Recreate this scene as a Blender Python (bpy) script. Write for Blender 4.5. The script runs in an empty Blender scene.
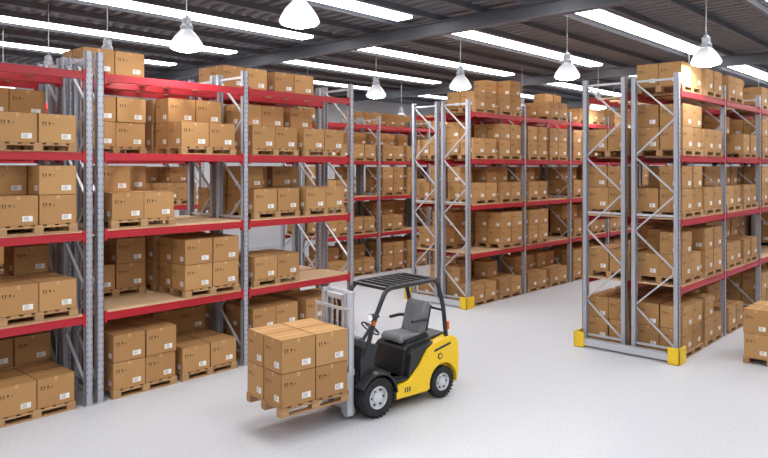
import bpy, bmesh, math, random
from mathutils import Vector, Matrix
random.seed(7)
scene = bpy.context.scene
COL = scene.collection

# ------------------------------------------------------------------ materials
def s2l(c):
    c = c/255.0
    return c/12.92 if c <= 0.04045 else ((c+0.055)/1.055)**2.4
def rgb(r, g, b): return (s2l(r), s2l(g), s2l(b), 1.0)

def newmat(name):
    m = bpy.data.materials.new(name); m.use_nodes = True
    nt = m.node_tree
    return m, nt, nt.nodes["Principled BSDF"]

def simple(name, col, rough=0.5, metal=0.0, noise=0.06, scale=8.0, emit=0.0, bump=0.0):
    m, nt, b = newmat(name)
    tc = nt.nodes.new("ShaderNodeTexCoord")
    n = nt.nodes.new("ShaderNodeTexNoise"); n.inputs["Scale"].default_value = scale
    n.inputs["Detail"].default_value = 4
    nt.links.new(tc.outputs["Object"], n.inputs["Vector"])
    mx = nt.nodes.new("ShaderNodeMix"); mx.data_type = 'RGBA'
    mx.inputs[6].default_value = tuple(c*(1-noise) for c in col[:3])+(1,)
    mx.inputs[7].default_value = tuple(min(1, c*(1+noise)) for c in col[:3])+(1,)
    nt.links.new(n.outputs["Fac"], mx.inputs[0])
    nt.links.new(mx.outputs[2], b.inputs["Base Color"])
    b.inputs["Roughness"].default_value = rough
    b.inputs["Metallic"].default_value = metal
    if emit > 0:
        b.inputs["Emission Color"].default_value = (1, 1, 1, 1)
        b.inputs["Emission Strength"].default_value = emit
    if bump > 0:
        bp = nt.nodes.new("ShaderNodeBump"); bp.inputs["Strength"].default_value = bump
        nt.links.new(n.outputs["Fac"], bp.inputs["Height"])
        nt.links.new(bp.outputs["Normal"], b.inputs["Normal"])
    return m

def M_(nt, op, a, b=None):
    n = nt.nodes.new("ShaderNodeMath"); n.operation = op
    for i, v in enumerate((a, b)):
        if v is None: continue
        if isinstance(v, (int, float)): n.inputs[i].default_value = v
        else: nt.links.new(v, n.inputs[i])
    return n.outputs[0]
def rect(nt, u, v, u0, u1, v0, v1):
    a = M_(nt, 'MULTIPLY', M_(nt, 'GREATER_THAN', u, u0), M_(nt, 'LESS_THAN', u, u1))
    b = M_(nt, 'MULTIPLY', M_(nt, 'GREATER_THAN', v, v0), M_(nt, 'LESS_THAN', v, v1))
    return M_(nt, 'MULTIPLY', a, b)
def mixc(nt, fac, A, B):
    mx = nt.nodes.new("ShaderNodeMix"); mx.data_type = 'RGBA'
    for i, v in ((0, fac), (6, A), (7, B)):
        if isinstance(v, (tuple, float, int)): mx.inputs[i].default_value = v
        else: nt.links.new(v, mx.inputs[i])
    return mx.outputs[2]

def cardboard(name, top):
    m, nt, b = newmat(name)
    uv = nt.nodes.new("ShaderNodeUVMap")
    sp = nt.nodes.new("ShaderNodeSeparateXYZ"); nt.links.new(uv.outputs[0], sp.inputs[0])
    u, v = sp.outputs[0], sp.outputs[1]
    geo = nt.nodes.new("ShaderNodeNewGeometry")
    rnd = geo.outputs["Random Per Island"]
    base = mixc(nt, rnd, rgb(170, 125, 76), rgb(194, 149, 95))
    n = nt.nodes.new("ShaderNodeTexNoise"); n.inputs["Scale"].default_value = 5
    tc = nt.nodes.new("ShaderNodeTexCoord"); nt.links.new(tc.outputs["Object"], n.inputs["Vector"])
    base = mixc(nt, M_(nt, 'MULTIPLY', n.outputs["Fac"], 0.22), base, rgb(156, 111, 66))
    if top:
        tape = rect(nt, u, v, -1, 2, .465, .535)
        base = mixc(nt, M_(nt, 'MULTIPLY', tape, .55), base, rgb(220, 186, 138))
        seam = rect(nt, u, v, -1, 2, .497, .503)
        base = mixc(nt, seam, base, rgb(120, 84, 48))
        ed = rect(nt, u, v, .012, .988, .012, .988)
        base = mixc(nt, ed, rgb(138, 97, 55), base)
    else:
        tape = rect(nt, u, v, .46, .54, .86, 1.1)
        base = mixc(nt, M_(nt, 'MULTIPLY', tape, .5), base, rgb(216, 180, 130))
        ed = rect(nt, u, v, .01, .99, .012, .988)
        base = mixc(nt, ed, rgb(120, 82, 46), base)
        lab = rect(nt, u, v, .60, .86, .14, .32)
        ln = M_(nt, 'GREATER_THAN', M_(nt, 'FRACT', M_(nt, 'MULTIPLY', v, 24.0)), .66)
        ln = M_(nt, 'MULTIPLY', ln, rect(nt, u, v, .63, .76, .16, .30))
        labc = mixc(nt, ln, rgb(238, 236, 232), rgb(110, 106, 102))
        base = mixc(nt, lab, base, labc)
        dark = rgb(60, 42, 28)
        marks = [(.10, .125, .62, .70), (.085, .14, .70, .72), (.17, .195, .62, .70), (.155, .21, .70, .72),
                 (.09, .205, .595, .605),
                 (.26, .31, .60, .61), (.28, .29, .61, .65), (.26, .31, .65, .71),
                 (.36, .41, .62, .63), (.36, .37, .63, .70), (.40, .41, .63, .70)]
        for r in marks:
            base = mixc(nt, rect(nt, u, v, *r), base, dark)
    nt.links.new(base, b.inputs["Base Color"])
    b.inputs["Roughness"].default_value = .75
    return m

def wood(name, c1, c2, sc=(3, 30, 30)):
    m, nt, b = newmat(name)
    tc = nt.nodes.new("ShaderNodeTexCoord"); mp = nt.nodes.new("ShaderNodeMapping")
    mp.inputs["Scale"].default_value = sc
    n = nt.nodes.new("ShaderNodeTexNoise"); n.inputs["Scale"].default_value = 1.5; n.inputs["Detail"].default_value = 6
    nt.links.new(tc.outputs["Object"], mp.inputs[0]); nt.links.new(mp.outputs[0], n.inputs["Vector"])
    geo = nt.nodes.new("ShaderNodeNewGeometry")
    f = M_(nt, 'ADD', M_(nt, 'MULTIPLY', n.outputs["Fac"], .7), M_(nt, 'MULTIPLY', geo.outputs["Random Per Island"], .35))
    nt.links.new(mixc(nt, f, c1, c2), b.inputs["Base Color"])
    b.inputs["Roughness"].default_value = .7
    return m

MAT = {}
MAT['card'] = cardboard("cardboard_side", False)
MAT['cardtop'] = cardboard("cardboard_top", True)
MAT['pallet'] = wood("pallet_wood", rgb(140, 102, 66), rgb(204, 162, 114))
MAT['deck'] = wood("plywood_deck", rgb(196, 160, 122), rgb(222, 190, 150), (2, 8, 8))
MAT['post'] = simple("galvanised_steel", rgb(178, 180, 189), .42, .35, .05, 3)
MAT['hole'] = simple("slot_dark", rgb(110, 112, 120), .8)
MAT['brace'] = simple("brace_steel", rgb(200, 202, 209), .4, .25, .04, 3)
MAT['red'] = simple("red_beam_paint", rgb(178, 32, 44), .42, 0, .06, 4)
MAT['yel'] = simple("guard_yellow", rgb(244, 202, 36), .45, 0, .05)
MAT['ceil'] = simple("corrugated_ceiling", rgb(130, 131, 137), .5, .25, .05, .6)
MAT['beam'] = simple("ceiling_steel", rgb(106, 108, 115), .5, .25, .05, 1)
MAT['wall'] = simple("wall_paint", rgb(222, 224, 229), .8, 0, .02, .5)
MAT['wallg'] = simple("wall_low_bounce_grey", rgb(176, 179, 185), .8, 0, .02, .5)  # unseen walls behind the camera, greyed to lower bounce and deepen contrast
MAT['strip'] = simple("strip_light_diffuser", rgb(255, 255, 255), .5, 0, 0, 1, emit=8.4)
MAT['fkyel'] = simple("forklift_yellow", rgb(250, 206, 20), .28, 0, .02)
MAT['black'] = simple("forklift_black", rgb(40, 41, 44), .40, 0, .1)
MAT['seat'] = simple("seat_vinyl", rgb(120, 123, 128), .55, 0, .08)
MAT['tyre'] = simple("tyre_rubber", rgb(34, 34, 36), .75, 0, .15, 20, bump=.1)
MAT['hub'] = simple("wheel_hub", rgb(214, 216, 220), .4, .2, .05)
MAT['mast'] = simple("mast_steel", rgb(208, 210, 216), .35, .35, .05)
MAT['chrome'] = simple("chrome_rod", rgb(225, 226, 230), .15, .95, .02)
MAT['lampglow'] = simple("lamp_glow", rgb(255, 255, 255), .5, 0, 0, 1, emit=90.0)
MAT['lampcap'] = simple("lamp_cap", rgb(186, 190, 196), .35, .4, .03)
MAT['orange'] = simple("indicator_orange", rgb(240, 110, 20), .3)
MAT['glass'] = simple("headlight_glass", rgb(235, 238, 242), .15, .2, .02, emit=.4)
# acrylic dome: glows brighter toward the rim where the lamp sits
m, nt, b = newmat("lamp_dome_acrylic")
tc = nt.nodes.new("ShaderNodeTexCoord"); sp = nt.nodes.new("ShaderNodeSeparateXYZ")
nt.links.new(tc.outputs["Object"], sp.inputs[0])
e_ = M_(nt, 'SUBTRACT', .85, M_(nt, 'MULTIPLY', sp.outputs[2], 2.2))
nt.links.new(e_, b.inputs["Emission Strength"])
b.inputs["Emission Color"].default_value = (1, 1, 1, 1)
b.inputs["Base Color"].default_value = rgb(205, 208, 214); b.inputs["Roughness"].default_value = .2
MAT['lampdome'] = m

# floor : pale speckled, slightly glossy concrete
m, nt, b = newmat("floor_concrete")
tc = nt.nodes.new("ShaderNodeTexCoord")
n1 = nt.nodes.new("ShaderNodeTexNoise"); n1.inputs["Scale"].default_value = .45; n1.inputs["Detail"].default_value = 8
n2 = nt.nodes.new("ShaderNodeTexNoise"); n2.inputs["Scale"].default_value = 30; n2.inputs["Detail"].default_value = 5
for n in (n1, n2): nt.links.new(tc.outputs["Object"], n.inputs["Vector"])
cr = nt.nodes.new("ShaderNodeValToRGB")
cr.color_ramp.elements[0].position = .33; cr.color_ramp.elements[0].color = rgb(190, 192, 198)
cr.color_ramp.elements[1].position = .60; cr.color_ramp.elements[1].color = rgb(208, 210, 215)
nt.links.new(n2.outputs["Fac"], cr.inputs[0])
c = mixc(nt, M_(nt, 'MULTIPLY', n1.outputs["Fac"], .35), cr.outputs[0], rgb(188, 190, 198))
nt.links.new(c, b.inputs["Base Color"])
b.inputs["Roughness"].default_value = .38
b.inputs["Specular IOR Level"].default_value = .4
MAT['floor'] = m

# ------------------------------------------------------------------ mesh builder
class MB:
    def __init__(s): s.v = []; s.f = []; s.m = []; s.uv = []; s.keys = []
    def mi(s, k):
        if k not in s.keys: s.keys.append(k)
        return s.keys.index(k)
    def face(s, idx, k, uv=None):
        s.f.append(idx); s.m.append(s.mi(k)); s.uv.append(uv or [(0, 0)]*len(idx))
    def box(s, lo, hi, k, rot=None, ktop=None, kbot=None):
        lo = Vector(lo); hi = Vector(hi); c = (lo+hi)/2
        o = len(s.v)
        P = [(lo.x, lo.y, lo.z), (hi.x, lo.y, lo.z), (hi.x, hi.y, lo.z), (lo.x, hi.y, lo.z),
             (lo.x, lo.y, hi.z), (hi.x, lo.y, hi.z), (hi.x, hi.y, hi.z), (lo.x, hi.y, hi.z)]
        for p in P:
            p = Vector(p)
            if rot is not None: p = c + rot @ (p-c)
            s.v.append(tuple(p))
        q = [(0, 0), (1, 0), (1, 1), (0, 1)]
        for f in ((0, 1, 5, 4), (1, 2, 6, 5), (2, 3, 7, 6), (3, 0, 4, 7)):
            s.face([o+i for i in f], k, q)
        s.face([o+i for i in (4, 5, 6, 7)], ktop or k, q)
        s.face([o+i for i in (3, 2, 1, 0)], kbot or ktop or k, q)
    def bar(s, p, q, w, h, k, up=(0, 0, 1)):
        p = Vector(p); q = Vector(q); d = (q-p).normalized(); up = Vector(up)
        if abs(d.dot(up)) > .98: up = Vector((1, 0, 0))
        a = d.cross(up).normalized(); u = a.cross(d).normalized()
        o = len(s.v)
        for base in (p, q):
            for x, y in ((-1, -1), (1, -1), (1, 1), (-1, 1)):
                s.v.append(tuple(base + a*(x*w/2) + u*(y*h/2)))
        for f in ((0, 1, 2, 3), (7, 6, 5, 4), (0, 4, 5, 1), (1, 5, 6, 2), (2, 6, 7, 3), (3, 7, 4, 0)):
            s.face([o+i for i in f], k)
    def tube(s, pts, r, k, n=10, closed=False):
        pts = [Vector(p) for p in pts]; N = len(pts); o = len(s.v)
        prev = None
        for i, p in enumerate(pts):
            if closed: d = (pts[(i+1) % N]-pts[i-1]).normalized()
            else: d = (pts[min(i+1, N-1)]-pts[max(i-1, 0)]).normalized()
            if prev is None:
                ref = Vector((0, 0, 1)) if abs(d.z) < .9 else Vector((0, 1, 0))
                a = d.cross(ref).normalized()
            else:
                a = (prev - d*prev.dot(d)).normalized()
            prev = a; bb = d.cross(a)
            for j in range(n):
                t = 2*math.pi*j/n
                s.v.append(tuple(p + a*(r*math.cos(t)) + bb*(r*math.sin(t))))
        for i in range(N if closed else N-1):
            i2 = (i+1) % N
            for j in range(n):
                j2 = (j+1) % n
                s.face([o+i*n+j, o+i*n+j2, o+i2*n+j2, o+i2*n+j], k)
        if not closed:
            s.face([o+j for j in range(n)][::-1], k); s.face([o+(N-1)*n+j for j in range(n)], k)
    def cyl(s, p, q, r, k, n=16): s.tube([p, q], r, k, n)
    def prism(s, prof, y0, y1, k):
        """profile in (x,z) extruded along y"""
        o = len(s.v); n = len(prof)
        for y in (y0, y1):
            for x, z in prof: s.v.append((x, y, z))
        s.face([o+i for i in range(n)], k); s.face([o+n+i for i in range(n)][::-1], k)
        for i in range(n):
            j = (i+1) % n
            s.face([o+i, o+n+i, o+n+j, o+j], k)
    def lathe(s, prof, c, axis, ks, n=28):
        o = len(s.v); m = len(prof); c = Vector(c)
        for r, h in prof:
            for j in range(n):
                t = 2*math.pi*j/n
                if axis == 'z': p = c+Vector((r*math.cos(t), r*math.sin(t), h))
                else: p = c+Vector((r*math.cos(t), h, r*math.sin(t)))
                s.v.append(tuple(p))
        for i in range(m-1):
            k = ks if isinstance(ks, str) else ks[i]
            for j in range(n):
                j2 = (j+1) % n
                s.face([o+i*n+j, o+i*n+j2, o+(i+1)*n+j2, o+(i+1)*n+j], k)
    def build(s, name, parent=None, bevel=0, smooth=False, fix=True, seg=2):
        me = bpy.data.meshes.new(name)
        me.from_pydata(s.v, [], s.f)
        for k in s.keys: me.materials.append(MAT[k])
        me.polygons.foreach_set("material_index", s.m)
        ul = me.uv_layers.new(name="UVMap")
        flat = []
        for u in s.uv:
            for a in u: flat += [a[0], a[1]]
        ul.data.foreach_set("uv", flat)
        me.update()
        if fix:
            bm = bmesh.new(); bm.from_mesh(me)
            if smooth: bmesh.ops.remove_doubles(bm, verts=bm.verts, dist=1e-5)
            bmesh.ops.recalc_face_normals(bm, faces=bm.faces)
            bm.to_mesh(me); bm.free()
        if smooth:
            me.polygons.foreach_set("use_smooth", [True]*len(me.polygons))
            me.set_sharp_from_angle(angle=math.radians(38))
        ob = bpy.data.objects.new(name, me); COL.objects.link(ob)
        if parent: ob.parent = parent
        if bevel:
            bv = ob.modifiers.new("bevel", 'BEVEL'); bv.width = bevel; bv.segments = seg
            bv.limit_method = 'ANGLE'; bv.angle_limit = math.radians(35)
        return ob

def empty(name, loc=(0, 0, 0), rz=0):
    e = bpy.data.objects.new(name, None); e.location = loc; e.rotation_euler = (0, 0, rz)
    e.empty_display_size = .3
    COL.objects.link(e); return e

# ------------------------------------------------------------------ room shell
AX0, AX1, BY0, BY1, H = -7.0, 42.0, -7.0, 28.0, 8.0
def slab(name, lo, hi, k):
    mb = MB(); mb.box(lo, hi, k); return mb.build(name)
slab("floor", (AX0, BY0, -.2), (AX1, BY1, 0), 'floor')
slab("wall_back", (AX0-.2, BY1, 0), (AX1+.2, BY1+.2, H+.2), 'wall')
slab("wall_front", (AX0-.2, BY0-.2, 0), (AX1+.2, BY0, H+.2), 'wallg')
slab("wall_left", (AX0-.2, BY0, 0), (AX0, BY1, H+.2), 'wallg')
slab("wall_right", (AX1, BY0, 0), (AX1+.2, BY1, H+.2), 'wall')
mb = MB(); x = AX0; P = .36; prof = []
while x < AX1:
    prof += [(x, H), (x+P*.42, H), (x+P*.5, H+.09), (x+P*.92, H+.09)]
    x += P
prof.append((x, H))
for i in range(len(prof)-1):
    o = len(mb.v)
    (x0, z0), (x1, z1) = prof[i], prof[i+1]
    mb.v += [(x0, BY0, z0), (x1, BY0, z1), (x1, BY1, z1), (x0, BY1, z0)]
    mb.face([o, o+3, o+2, o+1], 'ceil')
mb.box((AX0, BY0, H+.15), (AX1, BY1, H+.2), 'ceil')
mb.build("ceiling", fix=False)
mb = MB()
for a in (3.0, 14.1, 25.2, 36.3):
    mb.box((a-.12, BY0, 7.50), (a+.12, BY1, 7.535), 'beam')
    mb.box((a-.12, BY0, 7.82), (a+.12, BY1, 7.85), 'beam')
    mb.box((a-.015, BY0, 7.535), (a+.015, BY1, 7.82), 'beam')
SB = [-3.75, .1, 3.95, 7.8, 11.65, 15.5, 19.35, 23.2]
for bb in SB:
    for off in (-.62, .62, 1.9):
        mb.box((AX0, bb+off-.05, 7.85), (AX1, bb+off+.05, 7.99), 'beam')
mb.build("trim_ceiling_beams")
mb = MB()
SEG = [(-6, 2.2), (3.9, 13.35), (14.85, 24.4), (26, 35.4)]
for bb in SB:
    for a0, a1 in SEG:
        mb.box((a0, bb-.25, 7.86), (a1, bb+.25, 7.93), 'strip')
        mb.box((a0-.03, bb-.29, 7.93), (a1+.03, bb+.29, 7.99), 'lampcap')
mb.build("ceiling_strip_lights")

def pendant(a, b):
    e = empty("pendant_lamp", (a, b, 6.15))
    mb = MB()
    mb.lathe([(.27, .0), (.30, .02), (.305, .05), (.285, .10), (.25, .16), (.20, .24), (.14, .31), (.10, .35), (.10, .36)],
             (0, 0, 0), 'z', 'lampdome')
    mb.build("dome", e, smooth=True)
    mb = MB(); mb.lathe([(.001, -.05), (.12, -.04), (.21, -.015), (.265, .01)], (0, 0, 0), 'z', 'lampglow')
    mb.build("lens", e, smooth=True)
    mb = MB()
    mb.lathe([(.105, .35), (.115, .37), (.115, .42), (.085, .45), (.085, .55), (.06, .58), (.03, .62), (.001, .63)], (0, 0, 0), 'z', 'lampcap')
    mb.build("cap", e, smooth=True)
    mb = MB(); mb.cyl((0, 0, .6), (0, 0, H-6.15), .012, 'lampcap', 8); mb.build("cord", e)
for a in (-1.7, 6.6, 14.9, 23.2, 31.5):
    for k in range(-1, 6):
        pendant(a, 4.7+3.15*k)

# ------------------------------------------------------------------ racks
LV = [0.0, 1.52, 2.92, 4.26, 5.62]
TOP = 5.97
D, GAP = 1.0, .12
def frame(mb, a, b0):
    for bb, s in ((b0, 1), (b0+D, -1)):
        mb.box((a-.06, min(bb, bb+s*.012), 0), (a+.06, max(bb, bb+s*.012), TOP), 'post')
        for sx in (-1, 1):
            x0, x1 = sorted((a+sx*.06, a+sx*.05))
            y0, y1 = sorted((bb, bb+s*.10))
            mb.box((x0, y0, 0), (x1, y1, TOP), 'post')
            z = .2
            yo = bb - s*.0015
            while z < TOP-.1:
                xh = a+sx*.03
                mb.box((xh-.008, min(yo, bb), z), (xh+.008, max(yo, bb), z+.03), 'hole')
                z += .1
        mb.box((a-.09, min(bb-s*.03, bb+s*.13), 0), (a+.09, max(bb-s*.03, bb+s*.13), .015), 'post')
    y0, y1 = b0+.06, b0+D-.06
    zs = [.25+i*.80 for i in range(8)]
    for i in range(7):
        p, q = (y0, y1) if i % 2 == 0 else (y1, y0)
        mb.bar((a, p, zs[i]), (a, q, min(zs[i+1], TOP-.1)), .03, .045, 'brace', up=(1, 0, 0))
    for z in (.25, 3.0, TOP-.12):
        mb.bar((a, y0, z), (a, y1, z), .03, .045, 'brace')

def load_at(mb, x, y, z, cfg, jit=True, bw=.59, bd=.47, bh=.475):
    """pallet 1.22 x 1.0 centred at x,y, on z. cfg=(near-left, near-right, far-left, far-right) heights"""
    PH = .14
    W, Dp = 1.22, 1.0
    for i in range(7):
        xx = x-W/2 + i*(W-.12)/6
        mb.box((xx, y-Dp/2, z+PH-.022), (xx+.12, y+Dp/2, z+PH), 'pallet')
    for yy in (-Dp/2, -.06, Dp/2-.12):
        mb.box((x-W/2, y+yy, z+PH-.044), (x+W/2, y+yy+.12, z+PH-.022), 'pallet')
        mb.box((x-W/2, y+yy, z), (x+W/2, y+yy+.12, z+.02), 'pallet')
        for xx in (-W/2, -.07, W/2-.14):
            mb.box((x+xx, y+yy, z+.02), (x+xx+.14, y+yy+.12, z+PH-.044), 'pallet')
    for ci, (sx, sy) in enumerate(((-1, -1), (1, -1), (-1, 1), (1, 1))):
        for l in range(cfg[ci]):
            j = .012 if jit else .003
            cx = x+sx*(bw/2+.006)+random.uniform(-j, j)*.5; cy = y+sy*(bd/2+.008)+random.uniform(-j, j)
            rot = Matrix.Rotation(math.radians(random.uniform(-1, 1)*(1.2 if jit else .3)), 3, 'Z')
            z0 = z+PH+l*(bh+.003)
            mb.box((cx-bw/2, cy-bd/2, z0), (cx+bw/2, cy+bd/2, z0+bh), 'card', rot, 'cardtop')

def rack(bays, b0, forced=None, guard=(True, True), top_prob=.5):
    e = empty("pallet_rack", (0, 0, 0))
    fr = []
    for a0, a1 in bays:
        for a in (a0, a1):
            if not any(abs(a-q) < .02 for q in fr): fr.append(a)
    mp, mr, md = MB(), MB(), MB()
    mbx = MB()
    for side in (0, 1):
        bb = b0 + side*(D+GAP)
        for a in fr: frame(mp, a, bb)
        for bi, (a0, a1) in enumerate(bays):
            for li, z in enumerate(LV):
                if li > 0:
                    for yf, s in ((bb, 1), (bb+D, -1)):
                        y0, y1 = sorted((yf+s*.005, yf+s*.055))
                        mr.box((a0+.062, y0, z-.13), (a1-.062, y1, z), 'red')
                        y2, y3 = sorted((yf-s*.012, yf+s*.005))
                        mr.box((a0+.062, y2, z-.13), (a1-.062, y3, z-.045), 'red')
                        for xx in (a0+.062, a1-.062-.05):
                            mr.box((xx, min(y0, y2)-.003, z-.17), (xx+.05, max(y1, y3)+.003, z+.03), 'red')
                    if li <= 2:
                        n = 3; w = (a1-a0-.14)/n
                        for i in range(n):
                            md.box((a0+.07+i*w+.004, bb+.01, z), (a0+.07+(i+1)*w-.004, bb+D-.01, z+.028), 'deck')
                    else:
                        for t in (.2, .42, .58, .8):
                            xx = a0+(a1-a0)*t
                            md.box((xx-.05, bb+.05, z-.04), (xx+.05, bb+D-.05, z), 'deck')
                zz = z+(.03 if (li in (1, 2)) else .002)
                for slot in (0, 1):
                    xc = (a0+a1)/2+(-.69 if slot == 0 else .69)+random.uniform(-.04, .04)
                    key = (bi, li, slot) if side == 0 else (bi, li, slot, 1)
                    cfg = None
                    if forced and key in forced: cfg = forced[key]
                    else:
                        r = random.random()
                        if li == 4:
                            if r < top_prob: cfg = random.choice([(1, 1, 1, 1), (1, 1, 2, 2), (1, 2, 2, 2), (1, 1, 1, 1)])
                        elif r < .90:
                            cfg = random.choice([(2, 2, 2, 2), (1, 1, 2, 2), (2, 1, 2, 2), (1, 1, 1, 2), (1, 1, 2, 1), (2, 2, 2, 1), (1, 1, 2, 2)])
                        if cfg and side == 1: cfg = (cfg[2], cfg[3], cfg[0], cfg[1])
                    if cfg:
                        load_at(mbx, xc, bb+D/2+random.uniform(-.02, .02), zz, cfg)
    mp.build("upright_frames", e); mr.build("load_beams", e); md.build("shelf_decks", e)
    for flag, a, s in ((guard[0], bays[0][0], -1), (guard[1], bays[-1][1], 1)):
        if not flag: continue
        mg = MB(); y0, y1 = b0-.08, b0+2*D+GAP+.08
        for dx in (.09, .19):
            x0, x1 = sorted((a+s*dx, a+s*(dx+.045)))
            mg.box((x0, y0+.05, .05), (x1, y1-.05, .19), 'brace')
        mg.build("end_guard_rail", e)
        mg = MB()
        for yy, t in ((y0, 1), (y1, -1)):
            xa, xb = sorted((a+s*.25, a+s*.28)); ya, yb = sorted((yy-t*.02, yy+t*.22))
            mg.box((xa, ya, 0), (xb, yb, .34), 'yel')
            xa, xb = sorted((a+s*.28, a-s*.10)); ya, yb = sorted((yy-t*.02, yy+t*.01))
            mg.box((xa, ya, 0), (xb, yb, .34), 'yel')
            xa, xb = sorted((a+s*.28, a-s*.02)); ya, yb = sorted((yy-t*.02, yy+t*.22))
            mg.box((xa, ya, .0), (xb, yb, .02), 'yel')
        mg.build("corner_protectors", e, bevel=.008)
    mbx.build("palletized_cardboard_boxes", e, fix=False)
    return e

R2L = [(-1.08, 1.97), (1.97, 5.02), (5.21, 8.2), (8.2, 11.2)]
f = {}
Ai, Bi, Ci = 1, 2, 3
for bi in range(4):
    for sl in (0, 1):
        f[(bi, 4, sl)] = None; f[(bi, 4, sl, 1)] = None
f[(Bi, 4, 0, 1)] = (1, 1, 1, 1)
f[(Ci, 4, 0, 1)] = (1, 1, 1, 1); f[(Ci, 4, 1, 1)] = (1, 1, 1, 1)
f[(Ai, 3, 0)] = (1, 1, 1, 1); f[(Ai, 3, 1)] = (1, 1, 1, 1)
f[(Ai, 2, 0)] = (1, 1, 2, 2); f[(Ai, 2, 1)] = (1, 2, 2, 2)
f[(Ai, 1, 0)] = (1, 1, 2, 2); f[(Ai, 1, 1)] = (1, 1, 1, 1)
f[(Ai, 0, 0)] = (1, 1, 1, 1); f[(Ai, 0, 1)] = (1, 1, 1, 1)
f[(Bi, 3, 0)] = None; f[(Bi, 3, 1)] = (1, 1, 2, 2)
f[(Bi, 3, 0, 1)] = (2, 2, 2, 2)
f[(Bi, 2, 0)] = (1, 1, 2, 1); f[(Bi, 2, 1)] = None
f[(Bi, 2, 1, 1)] = None; f[(Bi, 2, 0, 1)] = (2, 2, 2, 2)
f[(Bi, 1, 0)] = None; f[(Bi, 1, 1)] = (2, 2, 2, 2)
f[(Bi, 1, 0, 1)] = (1, 2, 2, 2)
f[(Bi, 0, 0)] = (2, 2, 2, 2); f[(Bi, 0, 1)] = (1, 1, 1, 1)
f[(Bi, 0, 0, 1)] = (2, 2, 2, 2); f[(Bi, 0, 1, 1)] = (2, 2, 2, 2)
f[(Ci, 3, 0)] = (1, 1, 2, 2); f[(Ci, 3, 1)] = (1, 1, 2, 1)
f[(Ci, 2, 0)] = (1, 1, 2, 1); f[(Ci, 2, 1)] = (1, 1, 1, 1)
f[(Ci, 1, 0)] = (1, 1, 1, 1); f[(Ci, 1, 1)] = None
f[(Ci, 1, 0, 1)] = None; f[(Ci, 1, 1, 1)] = None
f[(Ci, 0, 0)] = (2, 2, 2, 2); f[(Ci, 0, 1)] = (2, 2, 2, 2)
rack(R2L, 11.42, f, guard=(False, False))
S = 3.02
g = {(0, 4, 0): (1, 1, 1, 1), (0, 4, 1): (1, 2, 2, 2), (1, 4, 0): None, (1, 4, 1): (1, 1, 1, 1), (0, 4, 0, 1): None}
rack([(15.9+S*i, 15.9+S*(i+1)) for i in range(5)], 11.42, g, guard=(True, False))
h = {(0, 4, 0): (1, 1, 1, 1), (0, 4, 1): (1, 1, 1, 1), (1, 4, 0): (1, 1, 1, 1), (1, 4, 1): None, (2, 4, 0): (1, 1, 1, 1),
     (0, 4, 0, 1): None, (0, 4, 1, 1): None, (1, 4, 0, 1): None,
     (0, 3, 0): (2, 2, 2, 1), (0, 2, 0): (2, 2, 1, 2), (0, 1, 0): (2, 1, 1, 2), (0, 0, 0): (2, 2, 2, 2), (0, 0, 1): (2, 1, 2, 2),
     (0, 3, 0, 1): (1, 1, 1, 1), (0, 2, 0, 1): (2, 1, 2, 1), (0, 1, 0, 1): (1, 1, 1, 1), (0, 0, 0, 1): (2, 2, 2, 2)}
rack([(14.4+S*i, 14.4+S*(i+1)) for i in range(4)], 5.06, h, guard=(True, False))
r3 = {(bi, 4, sl, sd): None for bi in range(4) for sl in (0, 1) for sd in (0, 1)}
for bi in range(4):
    for sl in (0, 1): r3[(bi, 4, sl)] = None
r3.update({(2, 2, 1): None, (2, 2, 1, 1): None, (3, 2, 0): None, (3, 2, 0, 1): None, (3, 1, 1): None, (3, 1, 1, 1): None, (3, 3, 0): None, (3, 3, 0, 1): None})
rack(R2L, 17.78, r3, guard=(False, False))
rack([(15.9+S*i, 15.9+S*(i+1)) for i in range(5)], 17.78, None, guard=(True, False))

def pallet_load(name, loc, rz, cfg, jit, bevel=.006, bw=.59, bd=.485, bh=.485):
    e = empty(name, loc, rz)
    mb = MB(); load_at(mb, 0, 0, 0, cfg, jit=jit, bw=bw, bd=bd, bh=bh)
    mb.build("boxes_and_pallet", e, fix=False, bevel=bevel)
    return e
pallet_load("pallet_of_cardboard_boxes", (15.87, 3.60, 0), 0, (2, 2, 2, 2), True)

# ------------------------------------------------------------------ forklift
FRZ = math.atan2(.12, -.99)
FK = empty("forklift", (7.98, 8.0, 0), FRZ)
def wheel(name, x, y, r, w, side):
    mb = MB(); hr = r*.58
    mb.lathe([(hr, -w/2*.8), (r*.86, -w/2), (r*.97, -w/2*.82), (r, -w/2*.6), (r, w/2*.6), (r*.97, w/2*.82), (r*.86, w/2), (hr, w/2*.8)],
             (0, 0, 0), 'y', 'tyre', 36)
    for i in range(26):
        t = 2*math.pi*i/26
        for s in (-1, 1):
            t2 = t+(.12 if s > 0 else 0)
            p = Vector((math.cos(t2)*r, s*w*.12, math.sin(t2)*r)); q = Vector((math.cos(t2+.08)*r*.985, s*w*.47, math.sin(t2+.08)*r*.985))
            mb.bar(p, q, r*.10, .022, 'tyre', up=Vector((math.cos(t2), 0, math.sin(t2))))
    o = side
    mb.lathe([(hr, o*w/2*.8), (hr*.97, o*w/2*.92), (hr*.88, o*w/2*.9), (hr*.82, o*w*.22), (hr*.55, o*w*.20), (hr*.5, o*w*.34), (hr*.3, o*w*.40), (.001, o*w*.42)],
             (0, 0, 0), 'y', 'hub', 28)
    mb.lathe([(hr, -o*w/2*.8), (.001, -o*w/2*.7)], (0, 0, 0), 'y', 'black', 28)
    for i in range(6):
        t = 2*math.pi*i/6
        c = Vector((math.cos(t)*hr*.68, o*w*.2, math.sin(t)*hr*.68))
        mb.cyl(c, c+Vector((0, o*.025, 0)), hr*.09, 'black', 8)
    ob = mb.build(name, FK, smooth=True); ob.location = (x, y, r+.008)
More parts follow.
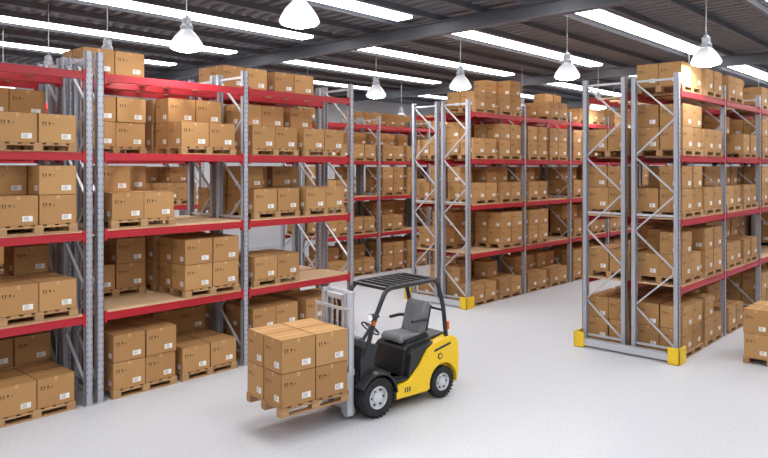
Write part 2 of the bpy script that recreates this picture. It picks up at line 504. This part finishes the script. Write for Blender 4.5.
wheel("front_wheel_left", 0, .46, .315, .2, 1); wheel("front_wheel_right", 0, -.46, .315, .2, -1)
RX = -1.48
wheel("rear_wheel_left", RX, .44, .265, .17, 1); wheel("rear_wheel_right", RX, -.44, .265, .17, -1)

def arc(cx, cz, r, a0, a1, n):
    return [(cx+r*math.cos(math.radians(a0+(a1-a0)*i/n)), cz+r*math.sin(math.radians(a0+(a1-a0)*i/n))) for i in range(n+1)]
side_prof = ([(-.40, .20), (-1.08, .20)] + arc(RX, .28, .33, -10, 190, 14) + [(-1.82, .26), (-1.85, .36), (-1.87, .60), (-1.86, .88), (-1.81, 1.0),
             (-1.68, 1.05), (-1.28, .99), (-1.10, .89), (-.92, .66), (-.74, .50), (-.60, .44), (-.40, .42)])
mb = MB()
mb.prism(side_prof, .34, .53, 'fkyel'); mb.prism(side_prof, -.53, -.34, 'fkyel')
mb.build("side_panels", FK, bevel=.022, seg=3)
mb = MB()
cw = [(-1.43, .45), (-1.78, .30), (-1.86, .38), (-1.90, .60), (-1.89, .88), (-1.83, 1.01), (-1.68, 1.07), (-1.43, 1.02)]
mb.prism(cw, -.40, .40, 'fkyel')
mb.build("counterweight", FK, bevel=.03, seg=3)
mb = MB()
mb.prism([(-1.26, .87), (-1.66, .95), (-1.66, .91), (-1.26, .83)], .528, .534, 'black')
mb.lathe([(.001, .536), (.055, .536), (.055, .53)], (-1.40, 0, .74), 'y', 'black', 20)
mb.lathe([(.001, .539), (.034, .539)], (-1.40, 0, .74), 'y', 'fkyel', 20)
for i in range(3):
    mb.box((-.60-.05*i, .529, .28), (-.575-.05*i, .534, .36), 'black')
mb.box((-1.905, -.25, .55), (-1.89, .25, .62), 'black')
mb.build("body_decals", FK, fix=True)
mb = MB()
mb.box((-1.45, -.34, .16), (.28, .34, .46), 'black')
mb.box((-1.2, -.33, .40), (-.3, .33, .50), 'black')
mb.box((-.42, -.52, .20), (-.36, .52, .46), 'black')
mb.box((-.80, -.50, .46), (-.02, .50, .50), 'black')
mb.build("chassis", FK, bevel=.012)
mb = MB()
for s in (-1, 1):
    y0, y1 = sorted((s*.34, s*.575))
    outer = arc(0, .32, .40, 30, 178, 12); inner = arc(0, .32, .365, 178, 30, 12)
    mb.prism(outer+inner, y0, y1, 'black')
    y0, y1 = sorted((s*.33, s*.36))
    mb.prism([(.30, .30), (.30, .74), (-.05, .78), (-.42, .60), (-.42, .30)], y0, y1, 'black')
mb.build("front_fenders", FK, bevel=.01)
mb = MB()
mb.prism([(.27, .45), (.27, .95), (.20, 1.12), (.05, 1.18), (-.10, 1.13), (-.02, .95), (.05, .50)], -.43, .43, 'black')
mb.build("dashboard_cowl", FK, bevel=.02, seg=3)
mb = MB()
mb.box((-.02, -.18, 1.155), (.10, .12, 1.20), 'seat')
for i, yy in enumerate((-.30, -.36)):
    mb.cyl((-.05, yy, 1.12), (-.12, yy, 1.32), .008, 'chrome', 8); mb.cyl((-.12, yy, 1.31), (-.125, yy, 1.345), .018, 'black', 10)
mb.cyl((.02, .05, 1.05), (-.22, .05, 1.30), .03, 'black', 12)
mb.build("controls", FK, bevel=.0, smooth=True)
mb = MB()
ctr = Vector((-.23, .05, 1.31)); nrm = Vector((-.69, 0, .72)).normalized(); e1 = Vector((0, 1, 0)); e2 = nrm.cross(e1)
mb.tube([ctr+e1*(.17*math.cos(t))+e2*(.17*math.sin(t)) for t in [2*math.pi*i/28 for i in range(28)]], .014, 'black', 8, closed=True)
for t in (.5, 2.6, 4.7):
    mb.bar(ctr, ctr+e1*(.17*math.cos(t))+e2*(.17*math.sin(t)), .025, .012, 'black', up=nrm)
mb.cyl(ctr-nrm*.01, ctr+nrm*.02, .035, 'black', 14)
mb.build("steering_wheel", FK, smooth=True)
mb = MB()
hp = [(-.70, .50), (-.76, .86), (-.84, .93), (-1.35, 1.0), (-1.20, .90), (-.95, .66), (-.80, .52)]
mb.prism([(-.66, .48), (-.72, .92), (-.78, .99), (-1.66, 1.09), (-1.76, 1.04), (-1.76, .60), (-1.2, .46)], -.36, .36, 'black')
mb.prism(hp, .34, .49, 'black'); mb.prism(hp, -.49, -.34, 'black')
mb.build("engine_hood", FK, bevel=.02, seg=3)
mb = MB()
mb.prism([(-.72, 1.00), (-.70, 1.08), (-.76, 1.14), (-1.22, 1.12), (-1.24, 1.02)], -.26, .26, 'seat')
mb.build("seat_cushion", FK, bevel=.04, seg=3)
mb = MB()
mb.prism([(-1.16, 1.11), (-1.34, 1.11), (-1.46, 1.56), (-1.43, 1.64), (-1.36, 1.65), (-1.29, 1.58)], -.24, .24, 'seat')
mb.build("seat_back", FK, bevel=.04, seg=3)
mb = MB()
mb.prism([(-1.335, 1.11), (-1.40, 1.13), (-1.51, 1.56), (-1.455, 1.57)], -.21, .21, 'black')
for s in (-1, 1):
    mb.tube([(-1.32, s*.28, 1.34), (-1.18, s*.29, 1.36), (-.96, s*.29, 1.35)], .028, 'black', 10)
    mb.prism([(-.8, 1.0), (-.8, 1.06), (-1.3, 1.12), (-1.36, 1.05)], *sorted((s*.25, s*.29)), 'black')
mb.build("armrests", FK, smooth=True)
mb = MB()
def smooth_path(P, r=.12, n=5):
    P = [Vector(p) for p in P]; out = [P[0]]
    for i in range(1, len(P)-1):
        a = P[i]+(P[i-1]-P[i]).normalized()*r; c = P[i]+(P[i+1]-P[i]).normalized()*r
        for j in range(n+1):
            t = j/n; out.append(a*(1-t)**2+P[i]*2*t*(1-t)+c*t*t)
    out.append(P[-1]); return out
for s in (-1, 1):
    y = s*.44
    mb.tube(smooth_path([(.20, y, .98), (.0, y, 1.55), (-.26, y*.96, 2.02), (-1.42, y*.96, 2.05), (-1.56, y, 1.60), (-1.64, y, 1.0)], .14), .038, 'black', 10)
mb.bar((-.26, -.42, 2.02), (-.26, .42, 2.02), .07, .05, 'black')
mb.bar((-1.40, -.42, 2.05), (-1.40, .42, 2.05), .07, .05, 'black')
for i in range(6):
    x = -.42-.16*i
    mb.bar((x, -.42, 2.035), (x, .42, 2.035), .035, .04, 'black')
mb.bar((-1.57, -.43, 1.5), (-1.57, .43, 1.5), .035, .035, 'black')
mb.build("overhead_guard", FK, smooth=True)
mb = MB()
for s in (-1, 1):
    mb.cyl((.07, s*.52, 1.62), (.15, s*.52, 1.62), .06, 'black', 16)
    mb.cyl((.15, s*.52, 1.62), (.155, s*.52, 1.62), .052, 'glass', 16)
    mb.box((-.04, min(s*.42, s*.52), 1.60), (.08, max(s*.42, s*.52), 1.63), 'black')
    mb.box((.06, min(s*.48, s*.54), 1.49), (.10, max(s*.48, s*.54), 1.60), 'orange')
    mb.box((-1.66, min(s*.46, s*.50), 1.16), (-1.62, max(s*.46, s*.50), 1.30), 'orange')
mb.build("lights", FK, smooth=True)
mb = MB()
for s in (-1, 1):
    y0, y1 = sorted((s*.26, s*.345))
    mb.box((.34, min(s*.325, s*.345), .07), (.49, max(s*.325, s*.345), 2.03), 'mast')
    mb.box((.34, y0, .07), (.365, y1, 2.03), 'mast'); mb.box((.465, y0, .07), (.49, y1, 2.03), 'mast')
    mb.box((.38, min(s*.235, s*.255), .10), (.48, max(s*.235, s*.255), 1.98), 'mast')
    mb.box((.38, min(s*.19, s*.255), .10), (.40, max(s*.19, s*.255), 1.98), 'mast')
    mb.box((.46, min(s*.19, s*.255), .10), (.48, max(s*.19, s*.255), 1.98), 'mast')
    mb.cyl((.345, s*.15, .12), (.345, s*.15, 1.15), .036, 'mast', 14)
    mb.cyl((.345, s*.15, 1.15), (.345, s*.15, 1.93), .02, 'chrome', 12)
    mb.bar((.42, s*.07, .5), (.42, s*.07, 1.93), .04, .015, 'black', up=(1, 0, 0))
    mb.cyl((.36, s*.29, .62), (-.25, s*.29, .50), .035, 'black', 12)
for z in (.14, .75, 1.45, 1.98):
    mb.box((.325, -.345, z-.04), (.36, .345, z+.05), 'mast')
mb.box((.38, -.255, 1.90), (.48, .255, 1.98), 'mast')
mb.build("mast", FK, bevel=.004, seg=1)
mb = MB()
mb.tube([(.40, .0, 1.95), (.33, .03, 1.7), (.32, .04, 1.2), (.33, .03, .6), (.30, .0, .3)], .014, 'black', 8)
mb.tube([(.40, -.05, 1.95), (.33, -.05, 1.7), (.32, -.06, 1.2), (.33, -.05, .6), (.30, -.02, .3)], .014, 'black', 8)
mb.build("hydraulic_hoses", FK, smooth=True)
mb = MB()
for z in (.44, .80):
    mb.box((.495, -.46, z), (.525, .46, z+.09), 'mast')
for s in (-1, 1):
    mb.box((.44, min(s*.1, s*.18), .42), (.5, max(s*.1, s*.18), .92), 'mast')
    mb.box((.505, min(s*.43, s*.47), .86), (.53, max(s*.43, s*.47), 1.78), 'mast')
mb.box((.505, -.47, 1.75), (.53, .47, 1.80), 'mast')
for yy in (-.29, -.145, 0, .145, .29):
    mb.box((.508, yy-.012, .86), (.527, yy+.012, 1.76), 'mast')
mb.build("carriage_backrest", FK, bevel=.004, seg=1)
mb = MB()
for s in (-1, 1):
    yc = s*.25
    mb.prism([(.528, .445), (.528, .93), (.560, .93), (.562, .487), (1.66, .462), (1.70, .449), (1.66, .445)], yc-.055, yc+.055, 'mast')
mb.build("forks", FK, bevel=.004, seg=1)

F = Vector((math.cos(FRZ), math.sin(FRZ), 0))
pc = Vector((7.98, 8.0, 0))+F*1.18
pallet_load("pallet_of_cardboard_boxes", (pc.x, pc.y, .40), FRZ+math.pi, (2, 2, 2, 2), False)

# ------------------------------------------------------------------ world & camera
w = bpy.data.worlds.new("World"); scene.world = w; w.use_nodes = True
w.node_tree.nodes["Background"].inputs[0].default_value = (.8, .85, .9, 1)
w.node_tree.nodes["Background"].inputs[1].default_value = .6
scene.view_settings.view_transform = 'Standard'
scene.view_settings.look = 'None'
scene.view_settings.exposure = 0.0

cd = bpy.data.cameras.new("camera"); cam = bpy.data.objects.new("camera", cd); COL.objects.link(cam)
cam.location = (0, 0, 4.0)
cam.rotation_euler = (math.radians(90), 0, -math.atan2(.733, .68))
cd.sensor_width = 36; cd.lens = 680/768*36; cd.shift_y = -61/768
cd.clip_end = 200
scene.camera = cam
